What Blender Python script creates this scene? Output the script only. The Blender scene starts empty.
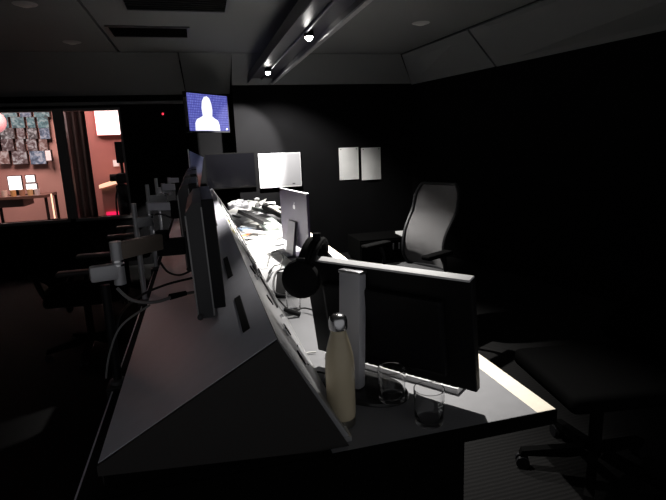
import bpy, bmesh, math, random
from mathutils import Vector, Matrix
random.seed(7)
PI = math.pi
SC = bpy.context.scene
COL = SC.collection

# ------------------------------------------------------------------ camera
CAM = Vector((0, 0, 1.42)); FPX = 500.0
yaw, pitch, roll = (math.radians(v) for v in (14.6, 11.9, 2.3))
F = Vector((math.sin(yaw)*math.cos(pitch), math.cos(yaw)*math.cos(pitch), -math.sin(pitch)))
R0 = Vector((math.cos(yaw), -math.sin(yaw), 0)); U0 = R0.cross(F)
RR = math.cos(roll)*R0 - math.sin(roll)*U0
UU = math.cos(roll)*U0 + math.sin(roll)*R0
cd = bpy.data.cameras.new('camera'); cam = bpy.data.objects.new('camera', cd); COL.objects.link(cam)
cd.sensor_fit = 'HORIZONTAL'; cd.sensor_width = 36.0; cd.lens = 36.0*FPX/666.0
cd.clip_start = 0.05
M = Matrix((RR, UU, -F)).transposed().to_4x4(); M.translation = CAM
cam.matrix_world = M
SC.camera = cam

# ------------------------------------------------------------------ world, exposure
w = bpy.data.worlds.new('world'); SC.world = w; w.use_nodes = True
bg = w.node_tree.nodes['Background']; bg.inputs[0].default_value = (0.97, 0.97, 1.0, 1); bg.inputs[1].default_value = 0.19
SC.view_settings.view_transform = 'Standard'; SC.view_settings.look = 'None'
SC.view_settings.exposure = 0.0; SC.view_settings.gamma = 1.0; SC.view_settings.use_curve_mapping = False

LAMP_W = (330.0, 760.0, 190.0)   # desk spotlights on the ceiling channel, far to near
STUDIO_W = 62.0    # warm pink light in the studio behind the glass

def at(x, y, X=None, Y=None, Z=None):
    r = F + RR*((x-333)/FPX) - UU*((y-250)/FPX)
    if X is not None: t = (X-CAM.x)/r.x
    elif Y is not None: t = (Y-CAM.y)/r.y
    else: t = (Z-CAM.z)/r.z
    return CAM + r*t

# ------------------------------------------------------------------ materials
MATS = {}
def mat(name, col, rough=0.6, metal=0.0, emit=None, es=0.0, nscale=0, namt=0.0, bump=0.0, bscale=200, spec=0.5, coat=0.0, trans=0.0, ior=1.45, sheen=0.0):
    if name in MATS: return MATS[name]
    m = bpy.data.materials.new(name); m.use_nodes = True; nt = m.node_tree; b = nt.nodes['Principled BSDF']
    b.inputs['Base Color'].default_value = (*col, 1); b.inputs['Roughness'].default_value = rough
    b.inputs['Metallic'].default_value = metal; b.inputs['Specular IOR Level'].default_value = spec
    b.inputs['Coat Weight'].default_value = coat; b.inputs['Transmission Weight'].default_value = trans; b.inputs['IOR'].default_value = ior
    b.inputs['Sheen Weight'].default_value = sheen
    if emit: b.inputs['Emission Color'].default_value = (*emit, 1); b.inputs['Emission Strength'].default_value = es
    tc = nt.nodes.new('ShaderNodeTexCoord')
    if namt:
        n = nt.nodes.new('ShaderNodeTexNoise'); n.inputs['Scale'].default_value = nscale; n.inputs['Detail'].default_value = 5
        nt.links.new(tc.outputs['Object'], n.inputs['Vector'])
        mx = nt.nodes.new('ShaderNodeMix'); mx.data_type = 'RGBA'
        mx.inputs[6].default_value = (*[c*(1-namt) for c in col], 1); mx.inputs[7].default_value = (*[min(1, c*(1+namt)) for c in col], 1)
        nt.links.new(n.outputs['Fac'], mx.inputs[0]); nt.links.new(mx.outputs[2], b.inputs['Base Color'])
        rr = nt.nodes.new('ShaderNodeMapRange'); rr.inputs['To Min'].default_value = max(0.02, rough-0.08); rr.inputs['To Max'].default_value = min(1, rough+0.08)
        nt.links.new(n.outputs['Fac'], rr.inputs['Value']); nt.links.new(rr.outputs[0], b.inputs['Roughness'])
    if bump:
        n2 = nt.nodes.new('ShaderNodeTexNoise'); n2.inputs['Scale'].default_value = bscale
        nt.links.new(tc.outputs['Object'], n2.inputs['Vector'])
        bp = nt.nodes.new('ShaderNodeBump'); bp.inputs['Strength'].default_value = bump; bp.inputs['Distance'].default_value = 0.002
        nt.links.new(n2.outputs['Fac'], bp.inputs['Height']); nt.links.new(bp.outputs[0], b.inputs['Normal'])
    MATS[name] = m; return m

def carpet_mat():
    m = mat('carpet', (0.012, 0.012, 0.012), 0.95, spec=0.1)
    nt = m.node_tree; b = nt.nodes['Principled BSDF']; tc = nt.nodes.new('ShaderNodeTexCoord')
    wv = nt.nodes.new('ShaderNodeTexWave'); wv.inputs['Scale'].default_value = 14; wv.inputs['Distortion'].default_value = 1.5; wv.bands_direction = 'Y'; wv.inputs['Detail'].default_value = 3
    nt.links.new(tc.outputs['Object'], wv.inputs['Vector'])
    r = nt.nodes.new('ShaderNodeValToRGB'); r.color_ramp.elements[0].color = (0.005, 0.005, 0.005, 1); r.color_ramp.elements[1].color = (0.009, 0.0088, 0.0088, 1)
    nt.links.new(wv.outputs['Fac'], r.inputs[0]); nt.links.new(r.outputs[0], b.inputs['Base Color'])
    return m
def fabric_wall():
    m = mat('black_fabric_wall', (0.0032, 0.0032, 0.0035), 0.95, spec=0.04, nscale=4, namt=0.25, bump=0.3, bscale=400)
    return m
def mesh_mat():
    m = mat('grey_mesh', (0.42, 0.41, 0.42), 0.8, sheen=0.3)
    nt = m.node_tree; b = nt.nodes['Principled BSDF']; tc = nt.nodes.new('ShaderNodeTexCoord')
    wv = nt.nodes.new('ShaderNodeTexWave'); wv.inputs['Scale'].default_value = 60; wv.bands_direction = 'Z'
    nt.links.new(tc.outputs['Object'], wv.inputs['Vector'])
    r = nt.nodes.new('ShaderNodeValToRGB'); r.color_ramp.elements[0].color = (0.10, 0.098, 0.10, 1); r.color_ramp.elements[1].color = (0.20, 0.196, 0.20, 1)
    nt.links.new(wv.outputs['Fac'], r.inputs[0]); nt.links.new(r.outputs[0], b.inputs['Base Color'])
    return m
def screen_mat(name, c1, c2, c3, scale, strength):
    m = bpy.data.materials.new(name); m.use_nodes = True; nt = m.node_tree; b = nt.nodes['Principled BSDF']
    b.inputs['Base Color'].default_value = (0.01, 0.01, 0.01, 1); b.inputs['Roughness'].default_value = 0.3
    tc = nt.nodes.new('ShaderNodeTexCoord'); n = nt.nodes.new('ShaderNodeTexNoise'); n.inputs['Scale'].default_value = scale; n.inputs['Detail'].default_value = 2; n.inputs['Distortion'].default_value = 1.2
    gm = nt.nodes.new('ShaderNodeNewGeometry'); nt.links.new(gm.outputs['Position'], n.inputs['Vector'])
    r = nt.nodes.new('ShaderNodeValToRGB'); e = r.color_ramp.elements
    e[0].position = 0.36; e[0].color = (*c1, 1); e[1].position = 0.62; e[1].color = (*c3, 1); k = e.new(0.5); k.color = (*c2, 1)
    nt.links.new(n.outputs['Fac'], r.inputs[0]); nt.links.new(r.outputs[0], b.inputs['Emission Color']); b.inputs['Emission Strength'].default_value = strength
    return m
def grid_screen():
    m = bpy.data.materials.new('blue_grid_picture'); m.use_nodes = True; nt = m.node_tree; b = nt.nodes['Principled BSDF']
    b.inputs['Base Color'].default_value = (0.004, 0.004, 0.008, 1); b.inputs['Roughness'].default_value = 0.15; b.inputs['Specular IOR Level'].default_value = 0.2
    tc = nt.nodes.new('ShaderNodeTexCoord'); br = nt.nodes.new('ShaderNodeTexBrick'); br.offset = 0; br.inputs['Scale'].default_value = 1
    br.inputs['Color1'].default_value = (0.12, 0.13, 0.52, 1); br.inputs['Color2'].default_value = (0.17, 0.19, 0.62, 1); br.inputs['Mortar'].default_value = (0.05, 0.05, 0.28, 1)
    br.inputs['Brick Width'].default_value = 0.026; br.inputs['Row Height'].default_value = 0.026; br.inputs['Mortar Size'].default_value = 0.003
    mp = nt.nodes.new('ShaderNodeMapping'); mp.inputs['Rotation'].default_value = (PI/2, 0, 0)
    nt.links.new(tc.outputs['Object'], mp.inputs[0]); nt.links.new(mp.outputs[0], br.inputs['Vector'])
    nt.links.new(br.outputs['Color'], b.inputs['Emission Color']); b.inputs['Emission Strength'].default_value = 1.0
    return m

m_black = mat('black_plastic', (0.005, 0.005, 0.006), 0.5, bump=0.05, spec=0.25)
m_matt = mat('matt_black', (0.005, 0.005, 0.0055), 0.8, spec=0.2)
m_dgrey = mat('dark_grey_plastic', (0.045, 0.045, 0.048), 0.5, bump=0.08)
m_silver = mat('brushed_silver', (0.62, 0.62, 0.64), 0.35, 0.9, nscale=60, namt=0.08)
m_silverp = mat('silver_plastic', (0.5, 0.5, 0.52), 0.4, 0.3)
m_steel = mat('polished_steel', (0.85, 0.85, 0.86), 0.25, 1.0)
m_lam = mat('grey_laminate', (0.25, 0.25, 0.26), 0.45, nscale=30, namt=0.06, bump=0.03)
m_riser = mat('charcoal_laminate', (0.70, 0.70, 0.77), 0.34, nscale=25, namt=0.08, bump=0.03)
m_end = mat('dark_laminate', (0.014, 0.012, 0.011), 0.6, nscale=20, namt=0.1)
m_wood = mat('pale_wood_edging', (0.93, 0.85, 0.70), 0.5, nscale=40, namt=0.08)
m_paper = mat('white_paper', (0.82, 0.82, 0.80), 0.85, nscale=8, namt=0.03)
m_greypaper = mat('grey_paper', (0.78, 0.78, 0.77), 0.85, nscale=6, namt=0.12)
m_white = mat('white_plastic', (0.8, 0.8, 0.8), 0.4)
m_cream = mat('cream_enamel', (0.64, 0.55, 0.38), 0.35, nscale=12, namt=0.03, coat=0.2)
m_ceil = mat('ceiling_paint', (0.13, 0.135, 0.135), 0.9, nscale=3, namt=0.05)
m_gap = mat('shadow_gap', (0.01, 0.01, 0.01), 0.9)
m_glass = mat('clear_glass', (1, 1, 1), 0.0, trans=1.0, ior=1.45)
m_purple = mat('violet_grey_shell', (0.032, 0.022, 0.055), 0.4, 0.2)
m_cable = mat('black_cable', (0.015, 0.015, 0.015), 0.5)
m_gcable = mat('grey_cable', (0.2, 0.2, 0.2), 0.5)
m_wcable = mat('white_cable', (0.7, 0.7, 0.66), 0.5)
m_fab = mat('black_upholstery', (0.014, 0.014, 0.015), 0.95, bump=0.3, bscale=300)
m_void = mat('deep_black_fabric', (0.0035, 0.0035, 0.0035), 1.0, spec=0.0)
m_scr = mat('dark_screen_glass', (0.0015, 0.0015, 0.002), 0.1, spec=0.3)
m_carpet = carpet_mat(); m_wall = fabric_wall(); m_mesh = mesh_mat()

# ------------------------------------------------------------------ builders
class MB:
    def __init__(s): s.bm = bmesh.new()
    def box(s, c, d, rot=None, bev=0, seg=2):
        r = bmesh.ops.create_cube(s.bm, size=1); vs = r['verts']
        mt = Matrix.Translation(Vector(c)) @ (rot.to_4x4() if rot else Matrix.Identity(4)) @ Matrix.Diagonal((*d, 1))
        bmesh.ops.transform(s.bm, matrix=mt, verts=vs)
        if bev:
            es = list({e for v in vs for e in v.link_edges})
            bmesh.ops.bevel(s.bm, geom=es, offset=bev, segments=seg, affect='EDGES', profile=0.6)
        return s
    def bb(s, a, b, bev=0):
        return s.box([(a[i]+b[i])/2 for i in range(3)], [abs(b[i]-a[i]) for i in range(3)], bev=bev)
    def cyl(s, p0, p1, r0, r1=None, seg=20):
        p0, p1 = Vector(p0), Vector(p1); d = p1-p0
        r = bmesh.ops.create_cone(s.bm, cap_ends=True, segments=seg, radius1=r0, radius2=r0 if r1 is None else r1, depth=d.length)
        mt = Matrix.Translation((p0+p1)/2) @ Vector((0, 0, 1)).rotation_difference(d.normalized()).to_matrix().to_4x4()
        bmesh.ops.transform(s.bm, matrix=mt, verts=r['verts']); return s
    def sph(s, c, r, sc=(1, 1, 1), u=16, v=10):
        k = bmesh.ops.create_uvsphere(s.bm, u_segments=u, v_segments=v, radius=r)
        bmesh.ops.transform(s.bm, matrix=Matrix.Translation(Vector(c)) @ Matrix.Diagonal((*sc, 1)), verts=k['verts']); return s
    def tube(s, pts, r, seg=8, sub=8, closed=False):
        P = [Vector(p) for p in pts]
        Q = []
        n = len(P); rng = range(n if closed else n-1)
        for i in rng:
            if closed: a, b, c, d = P[i-1], P[i], P[(i+1) % n], P[(i+2) % n]
            else: a, b, c, d = P[max(i-1, 0)], P[i], P[i+1], P[min(i+2, n-1)]
            for k in range(sub):
                t = k/sub
                Q.append(0.5*((2*b)+(c-a)*t+(2*a-5*b+4*c-d)*t*t+(3*b-a-3*c+d)*t**3))
        if not closed: Q.append(P[-1])
        rings = []; nrm = None; N = len(Q)
        for i, q in enumerate(Q):
            tg = (Q[(i+1) % N]-Q[i-1]) if closed else (Q[min(i+1, N-1)]-Q[max(i-1, 0)])
            tg.normalize()
            if nrm is None: nrm = tg.orthogonal().normalized()
            else: nrm = (nrm-tg*nrm.dot(tg)).normalized()
            bn = tg.cross(nrm)
            rings.append([s.bm.verts.new(q+(nrm*math.cos(2*PI*k/seg)+bn*math.sin(2*PI*k/seg))*r) for k in range(seg)])
        m = len(rings)
        for i in range(m if closed else m-1):
            A, B = rings[i], rings[(i+1) % m]
            for k in range(seg): s.bm.faces.new((A[k], A[(k+1) % seg], B[(k+1) % seg], B[k]))
        if not closed:
            s.bm.faces.new(rings[0][::-1]); s.bm.faces.new(rings[-1])
        return s
    def lathe(s, prof, seg=36, close=False):
        rings = []
        for r, z in prof:
            if r < 1e-6: rings.append([s.bm.verts.new((0, 0, z))])
            else: rings.append([s.bm.verts.new((r*math.cos(2*PI*k/seg), r*math.sin(2*PI*k/seg), z)) for k in range(seg)])
        L = len(rings)
        for i in range(L if close else L-1):
            A, B = rings[i], rings[(i+1) % L]
            for k in range(seg):
                k2 = (k+1) % seg
                if len(A) == 1 and len(B) == 1: continue
                if len(A) == 1: s.bm.faces.new((A[0], B[k2], B[k]))
                elif len(B) == 1: s.bm.faces.new((A[k], A[k2], B[0]))
                else: s.bm.faces.new((A[k], A[k2], B[k2], B[k]))
        return s
    def prism(s, poly, axis, a, b):
        """poly: 2-D points in the plane normal to axis ('x': (y,z), 'y': (x,z), 'z': (x,y))"""
        def P(u, v, t): return {'x': (t, u, v), 'y': (u, t, v), 'z': (u, v, t)}[axis]
        A = [s.bm.verts.new(P(u, v, a)) for u, v in poly]; B = [s.bm.verts.new(P(u, v, b)) for u, v in poly]
        n = len(poly)
        s.bm.faces.new(A); s.bm.faces.new(B[::-1])
        for i in range(n): s.bm.faces.new((A[i], B[i], B[(i+1) % n], A[(i+1) % n]))
        return s
    def slab(s, pts, th):
        """quad / polygon in space given thickness th along its normal"""
        P = [Vector(p) for p in pts]; n = (P[1]-P[0]).cross(P[2]-P[0]).normalized()*th
        A = [s.bm.verts.new(p) for p in P]; B = [s.bm.verts.new(p+n) for p in P]; k = len(P)
        s.bm.faces.new(A[::-1]); s.bm.faces.new(B)
        for i in range(k): s.bm.faces.new((A[i], A[(i+1) % k], B[(i+1) % k], B[i]))
        return s
    def grid(s, fn, nu, nv, th=0):
        V = [[s.bm.verts.new(fn(i/nu, j/nv)) for j in range(nv+1)] for i in range(nu+1)]
        fs = []
        for i in range(nu):
            for j in range(nv): fs.append(s.bm.faces.new((V[i][j], V[i+1][j], V[i+1][j+1], V[i][j+1])))
        if th: bmesh.ops.solidify(s.bm, geom=fs, thickness=th)
        return s
    def build(s, name, m, parent=None, smooth=False):
        bmesh.ops.recalc_face_normals(s.bm, faces=s.bm.faces)
        me = bpy.data.meshes.new(name); s.bm.to_mesh(me); s.bm.free()
        o = bpy.data.objects.new(name, me); COL.objects.link(o); me.materials.append(m)
        if smooth:
            for p in me.polygons: p.use_smooth = True
            try: me.set_sharp_from_angle(angle=math.radians(40))
            except Exception: pass
        if parent: o.parent = parent
        return o

def thing(name, label, cat, loc=(0, 0, 0), rz=0, group=None):
    o = bpy.data.objects.new(name, None); COL.objects.link(o); o.empty_display_size = 0.1
    o.location = loc; o.rotation_euler = (0, 0, rz); tag(o, label, cat, group); return o
def tag(o, label=None, cat=None, group=None, kind=None):
    if label: o['label'] = label
    if cat: o['category'] = cat
    if group: o['group'] = group
    if kind: o['kind'] = kind
    return o
def struct(o, label=None, cat=None):
    o['kind'] = 'structure'; return tag(o, label, cat)
def copy_tree(o, parent=None):
    c = o.copy(); COL.objects.link(c); c.parent = parent
    for ch in list(o.children): copy_tree(ch, c)
    return c
def spot(name, loc, target, watts, size, blend, col, parent=None, r=0.03):
    l = bpy.data.lights.new(name, 'SPOT'); l.energy = watts; l.spot_size = math.radians(size); l.spot_blend = blend; l.color = col; l.shadow_soft_size = r
    o = bpy.data.objects.new(name, l); COL.objects.link(o)
    d = Vector(target)-Vector(loc); o.rotation_euler = d.to_track_quat('-Z', 'Y').to_euler(); o.location = loc
    if parent: o.parent = parent
    return o

# ================================================================== THE ROOM
YB = 6.30; ZT = 2.155; ZC = 2.45; YW = 6.72; ZW = 2.10
XJ = at(236, 140, Y=YB).x             # where the back wall steps back to the window wall
cor = at(417, 82, Z=ZT); XR1 = cor.x  # right-hand corner
pr = at(666, 28, Z=ZT)
dirR = Vector((pr.x-XR1, pr.y-YB, 0)).normalized()
def rightw(t, z): return Vector((XR1, YB, 0)) + dirR*t + Vector((0, 0, z))
TR = 7.2
XL = -3.3
flo = MB().bb((XL-0.2, -0.8, -0.1), (5.0, YW+0.1, 0)).build('floor', m_carpet); struct(flo, 'dark ribbed carpet floor', 'floor')
wb = MB().bb((XJ, YB, 0), (XR1+0.15, YB+0.12, ZC+0.1)).build('wall_back', m_wall); struct(wb, 'black fabric covered wall behind the desk', 'wall')
# return of the back wall where it steps back
struct(MB().bb((XJ, YB+0.12, 0), (XJ+0.1, YW+0.1, ZC+0.1)).build('wall_return', m_wall), 'short black return wall beside the wall television', 'wall')
n_r = Vector((-dirR.y, dirR.x, 0)); n_r = n_r if n_r.x > 0 else -n_r
a, b = rightw(0, 0), rightw(TR, 0)
struct(MB().prism([(a.x, a.y), (b.x, b.y), (b.x+n_r.x*0.12, b.y+n_r.y*0.12), (a.x+n_r.x*0.12, a.y+0.12)], 'z', 0, ZC+0.1).build('wall_right', m_wall), 'black fabric covered wall on the right', 'wall')
struct(MB().bb((XL-0.12, -0.8, 0), (XL, YW+0.1, ZC+0.1)).build('wall_left', m_wall), 'black wall on the left', 'wall')
# window wall
zs = at(40, 221, Y=YW).z; zh = at(40, 109, Y=YW).z
xm0 = at(61.5, 160, Y=YW).x; xm1 = xm0+0.07; xw2 = at(126, 160, Y=YW).x; xw0 = -2.75
ww = MB()
ww.bb((XL, YW, 0), (XJ+0.02, YW+0.1, zs)); ww.bb((XL, YW, zh), (XJ+0.02, YW+0.1, ZC+0.1))
ww.bb((XL, YW, zs), (xw0, YW+0.1, zh)); ww.bb((xw2, YW, zs), (XJ+0.02, YW+0.1, zh))
struct(ww.build('wall_window', m_wall), 'black wall holding the studio windows', 'wall')
m_frame = mat('dark_window_frame', (0.09, 0.085, 0.085), 0.45)
m_pane = mat('window_glass', (1, 1, 1), 0.02, trans=1.0, ior=1.12)
def window(n, x0, x1, label):
    root = bpy.data.objects.new('window_%d' % n, None); COL.objects.link(root); root.location = ((x0+x1)/2, YW, zs); struct(root, label, 'window')
    h = zh-zs; hw = (x1-x0)/2
    MB().bb((-hw, -0.03, -0.035), (hw, 0.10, 0)).build('sill', m_frame, root)
    MB().bb((-hw, -0.015, h-0.03), (hw, 0.09, h)).build('head_rail', m_frame, root)
    for sx in (-1, 1): MB().bb((sx*hw, -0.01, 0), (sx*(hw-0.025), 0.09, h)).build('stile', m_frame, root)
    MB().bb((-hw+0.025, 0.045, 0.0), (hw-0.025, 0.051, h-0.03)).build('pane', m_pane, root)
window(1, xw0, xm0, 'wide studio window with pink-lit room behind')
window(2, xm1, xw2, 'narrow studio window beside the dark wall')
struct(MB().bb((xm0, YW-0.02, zs), (xm1, YW+0.1, zh)).build('trim_1', m_frame), 'dark mullion between the two studio windows', 'mullion')
# long pelmet rail over the windows
z1 = at(100, 104, Y=YW).z
struct(MB().bb((XL, YW-0.05, z1-0.012), (0.1, YW, z1+0.02)).build('trim_2', mat('pelmet_grey', (0.10, 0.10, 0.10), 0.5)), 'thin grey rail above the studio windows', 'trim')

# ceiling: backing plus separate panels with open joints
g0 = at(0, 54, Z=ZC); g1 = at(406, 52, Z=ZC); g2 = at(539, 0, Z=ZC)
YG = (g0.y+g1.y)/2; XG1 = g1.x
dG = Vector((g2.x-g1.x, g2.y-YG, 0)).normalized()
ce = bpy.data.objects.new('ceiling', None); COL.objects.link(ce); ce.location = (0, 0, ZC); struct(ce, 'dark painted ceiling of large panels', 'ceiling')
MB().bb((XL-0.2, -0.8, 0.05), (5.0, YW+0.4, 0.12)).build('ceiling_backing', m_gap, ce)
xs = at(100, 28, Z=ZC).x
gp = 0.012
def rx(y): return XG1 + dG.x/dG.y*(y-YG)   # inner joint towards the right wall
for (p) in ([(XL, -0.8), (xs-gp, -0.8), (xs-gp, YG-gp), (XL, YG-gp)],
            [(xs+gp, -0.8), (rx(-0.8)-gp, -0.8), (rx(YG)-gp, YG-gp), (xs+gp, YG-gp)]):
    MB().prism(p, 'z', 0, 0.03).build('ceiling_panel', m_ceil, ce)
# sloping cove panels along the back and the right wall
def cove(p, lab): struct(MB().slab(p, 0.02).build('trim_%d' % cove.n, m_ceil), lab, 'ceiling panel'); cove.n += 1
cove.n = 3
xc0 = at(178, 53, Z=ZC).x
def cz(y, ztop, yb, zb): return (y, )
cove([(XL, YW, ZW), (XL, YG+gp, ZC), (xc0-0.008, YG+gp, ZC), (xc0+0.03, YW, ZW)], 'sloping ceiling panel above the studio windows')
cove([(xc0+0.04, YW, ZW), (xc0+0.008, YG+gp, ZC), (XJ-0.002, YG+gp, ZC), (XJ-0.002, YW, ZW)], 'short sloping ceiling panel above the wall television')
cove([(XJ, YB, ZT), (XJ, YG+gp, ZC), (XG1-0.01, YG+gp, ZC), (XR1-0.01, YB, ZT)], 'sloping ceiling panel above the back wall')
si = at(466, 28, Z=ZC); so = at(494, 65, Z=ZT)
ti = (si.y-YG)/dG.y; to = (so.y-YB)/dirR.y
def ginner(t, off=0): return Vector((XG1, YG, ZC)) + dG*t + Vector((gp, 0, 0))
cove([ginner(0.01), rightw(0.01, ZT), rightw(to-0.012, ZT), ginner(ti-0.012)], 'sloping ceiling panel at the corner above the right wall')
cove([ginner(ti+0.012), rightw(to+0.012, ZT), rightw(TR, ZT), ginner(TR-0.4)], 'long sloping ceiling panel above the right wall')

# ceiling vents
def vent(p00, p11, label, n):
    a, b = at(*p00, Z=ZC), at(*p11, Z=ZC)
    x0, x1, y0, y1 = min(a.x, b.x), max(a.x, b.x), min(a.y, b.y), max(a.y, b.y)
    t = thing('ceiling_vent', label, 'vent', ((x0+x1)/2, (y0+y1)/2, ZC), 0, 'ceiling vents')
    hx, hy = (x1-x0)/2, (y1-y0)/2
    f = MB()
    for s in (-1, 1):
        f.box((0, s*(hy-0.012), -0.006), (2*hx, 0.024, 0.012)); f.box((s*(hx-0.012), 0, -0.006), (0.024, 2*hy-0.048, 0.012))
    f.build('frame', m_dgrey, t)
    MB().box((0, 0, -0.001), (2*hx-0.04, 2*hy-0.04, 0.002)).build('backing', m_gap, t)
    for k in range(n):
        y = -hy+0.03+(2*hy-0.06)*(k+0.5)/n
        MB().box((0, y, -0.006), (2*hx-0.05, 0.02, 0.002), Matrix.Rotation(0.6, 3, 'X')).build('slat', m_matt, t)
vent((104, 25), (190, 37), 'long dark slotted vent in the ceiling, the whole of it in view', 8)
vent((124, 9), (232, -8), 'dark slotted ceiling vent cut off by the top of the picture', 8)
for px, lab in (((25, 4), 'round flush ceiling fitting at the top left of the picture'), ((72, 42), 'small round ceiling fitting left of the dark vent'), ((421, 23), 'round flush ceiling fitting right of the lighting channel')):
    p = at(*px, Z=ZC); t = thing('ceiling_fitting', lab, 'ceiling fitting', p, 0, 'round ceiling fittings')
    MB().lathe([(0, -0.012), (0.05, -0.012), (0.075, -0.004), (0.08, 0)], 28).build('rim', mat('fitting_grey', (0.32, 0.32, 0.32), 0.5), t, True)
    MB().lathe([(0, -0.02), (0.03, -0.018), (0.04, -0.012)], 24).build('lens', mat('fitting_lens', (0.4, 0.4, 0.38), 0.3), t, True)

# ------------------------------------------------------------------ lighting channel with spotlights
ZB = 2.17
cl0, cr0 = at(312, 0, Z=ZB), at(370, 0, Z=ZB)
XA, XB = cl0.x, cr0.x
ch = thing('lighting_channel', 'long glossy black lighting channel running along the ceiling above the desk', 'lighting channel', ((XA+XB)/2, 0, ZB))
hw = (XB-XA)/2
m_gloss = mat('gloss_black', (0.015, 0.014, 0.02), 0.38)
y0, y1 = 0.3, YB-0.01
MB().bb((-hw, y0, 0.05), (hw, y1, 0.09)).build('channel_roof', m_gloss, ch)
for s in (-1, 1):
    MB().bb((s*hw, y0, 0.0), (s*(hw-0.012), y1, 0.05)).build('side_flange', m_gloss, ch)
MB().bb((hw-0.03, y0, -0.012), (hw+0.004, y1, 0.0)).build('lower_lip', mat('lamplit_grey_metal', (0.35, 0.35, 0.36), 0.4, 0.7, nscale=30, namt=0.4), ch)  # grey paints the light caught along the black channel's lip
MB().cyl((0.01, y0+0.05, 0.04), (0.01, y1-0.1, 0.04), 0.012, seg=10).build('conductor_rail', m_gloss, ch, True)
for yy in (1.2, 3.2, 5.2):
    MB().cyl((0, yy, 0.09), (0, yy, ZC-ZB), 0.008, seg=8).build('hanger_rod', m_matt, ch)
m_lens = mat('lamp_lens', (1, 1, 1), 0.3, emit=(1.0, 0.97, 0.93), es=45)
lampY = [at(268, 73, Z=ZB).y, at(309, 38, Z=ZB).y]; lampY.append(2*lampY[1]-lampY[0])
lamps = []
labs = ['small lit spotlight at the far end of the lighting channel', 'bright lit spotlight nearer the camera on the lighting channel', 'spotlight on the lighting channel above the large black monitor']
xl = (XA+XB)/2
tg = [(0.92, lampY[0]+0.62, 0.95), (0.74, lampY[1]-0.26, 0.74), (0.76, lampY[2]-0.42, 0.74)]
lx = [at(268, 73, Z=ZB).x, at(309, 38, Z=ZB).x]; lx.append(lx[1])
for i, yy in enumerate(lampY):
    t = thing('track_spotlight', labs[i], 'spotlight', (lx[i], yy, ZB+0.01), 0, 'spotlights on the lighting channel')
    MB().lathe([(0.012, 0.04), (0.034, 0.035), (0.037, 0.0), (0.032, -0.002), (0.03, 0.01), (0, 0.012)], 20).build('housing', m_black, t, True)
    MB().lathe([(0, -0.030), (0.014, -0.027), (0.024, -0.018), (0.0285, -0.004), (0, 0.006)], 18).build('lens', m_lens, t, True)
    d = Vector(tg[i])-Vector((lx[i], yy, ZB))
    spot('spot_light', (0, 0, -0.055), d, LAMP_W[i], (104, 84, 64)[i], (0.6, 0.85, 0.9)[i], (1.0, 0.965, 0.92), t, 0.02)
# the far lamp has a hot centre to its beam that falls on the back wall
    if i == 0: spot('spot_light', (0, 0, -0.055), Vector((0.50, YB, 1.35))-Vector((lx[0], yy, ZB)), 680.0, 58, 0.4, (1.0, 0.965, 0.92), t, 0.02)

# ================================================================== DESK AND RISER
XHL, ZHL, XHR, ZHR, XHB = -0.25, 0.805, 0.130, 1.02, 0.285
ZD = 0.74; XDL, XDR = -0.297, 0.825; YN = 0.98; YF = 5.75
dk = thing('control_desk', 'long grey control desk with pale wooden edge and black end panel', 'desk', (0.26, YN, 0))
def dl(x, y, z): return (x-0.26, y-YN, z)
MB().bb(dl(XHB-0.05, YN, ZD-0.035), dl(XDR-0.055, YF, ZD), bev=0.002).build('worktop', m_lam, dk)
MB().bb(dl(XDL, YN, ZD-0.035), dl(XHB-0.05, YF, ZD)).build('shaded_ledge', m_matt, dk)  # left strip of the worktop, painted black for the riser's shadow
MB().bb(dl(XDL-0.004, YN, ZD-0.03), dl(XDL, YF, ZD)).build('rear_edging', m_riser, dk)
MB().bb(dl(XDR-0.055, YN+0.001, ZD-0.035), dl(XDR, YF, ZD), bev=0.002).build('edge_strip', m_wood, dk)
MB().bb(dl(XDL, YN-0.004, ZD-0.038), dl(XDR, YN, ZD)).build('front_edging', m_void, dk)
MB().bb(dl(XDL+0.03, YN+0.015, 0), dl(0.575, YN+0.05, ZD-0.035)).build('end_panel', m_void, dk)
MB().bb(dl(0.0, YN+0.05, 0.05), dl(0.03, YF-0.06, ZD-0.035)).build('modesty_panel', m_matt, dk)
MB().bb(dl(XDL+0.03, YF-0.06, 0), dl(0.6, YF-0.025, ZD-0.035)).build('end_panel', m_void, dk)
MB().bb(dl(0.05, 3.3, 0), dl(0.6, 3.34, ZD-0.035)).build('support_panel', m_matt, dk)

# riser: triangular hood along the left half of the desk
YR0, YR1 = YN+0.02, 5.45
rs = thing('console_riser', 'dark triangular hood standing along the left half of the desk', 'riser', (0.02, YR0, ZD))
def rl(x, y, z): return (x-0.02, y-YR0, z-ZD)
sl = (ZHR-ZHL)/(XHR-XHL)
def hz(x): return ZHL+(x-XHL)*sl
LR = YR1-YR0
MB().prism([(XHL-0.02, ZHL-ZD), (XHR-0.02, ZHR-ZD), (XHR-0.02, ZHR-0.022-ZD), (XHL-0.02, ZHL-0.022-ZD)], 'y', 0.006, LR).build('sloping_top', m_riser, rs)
MB().prism([(XHR-0.02+0.004, ZHR-ZD-0.006), (XHB-0.02, 0.014), (XHB-0.02-0.016, 0.012), (XHR-0.02-0.002, ZHR-ZD-0.026)], 'y', 0.012, LR).build('patch_panel', mat('patch_panel_grey', (0.34, 0.34, 0.35), 0.4), rs)
MB().prism([(XHL-0.021, ZHL-0.002-ZD), (XHR-0.02, ZHR-0.002-ZD), (XHB-0.026, 0.0), (XHB-0.09, 0.0), (XHL-0.021, ZHL-0.024-ZD)], 'y', -0.004, 0.006).build('end_cap', m_end, rs)
MB().prism([(XHL-0.015, ZHL-0.024-ZD), (XHB-0.09, 0.0), (XHL-0.015, 0.0)], 'y', 0.012, 0.022).build('toe_board', m_void, rs)
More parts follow.
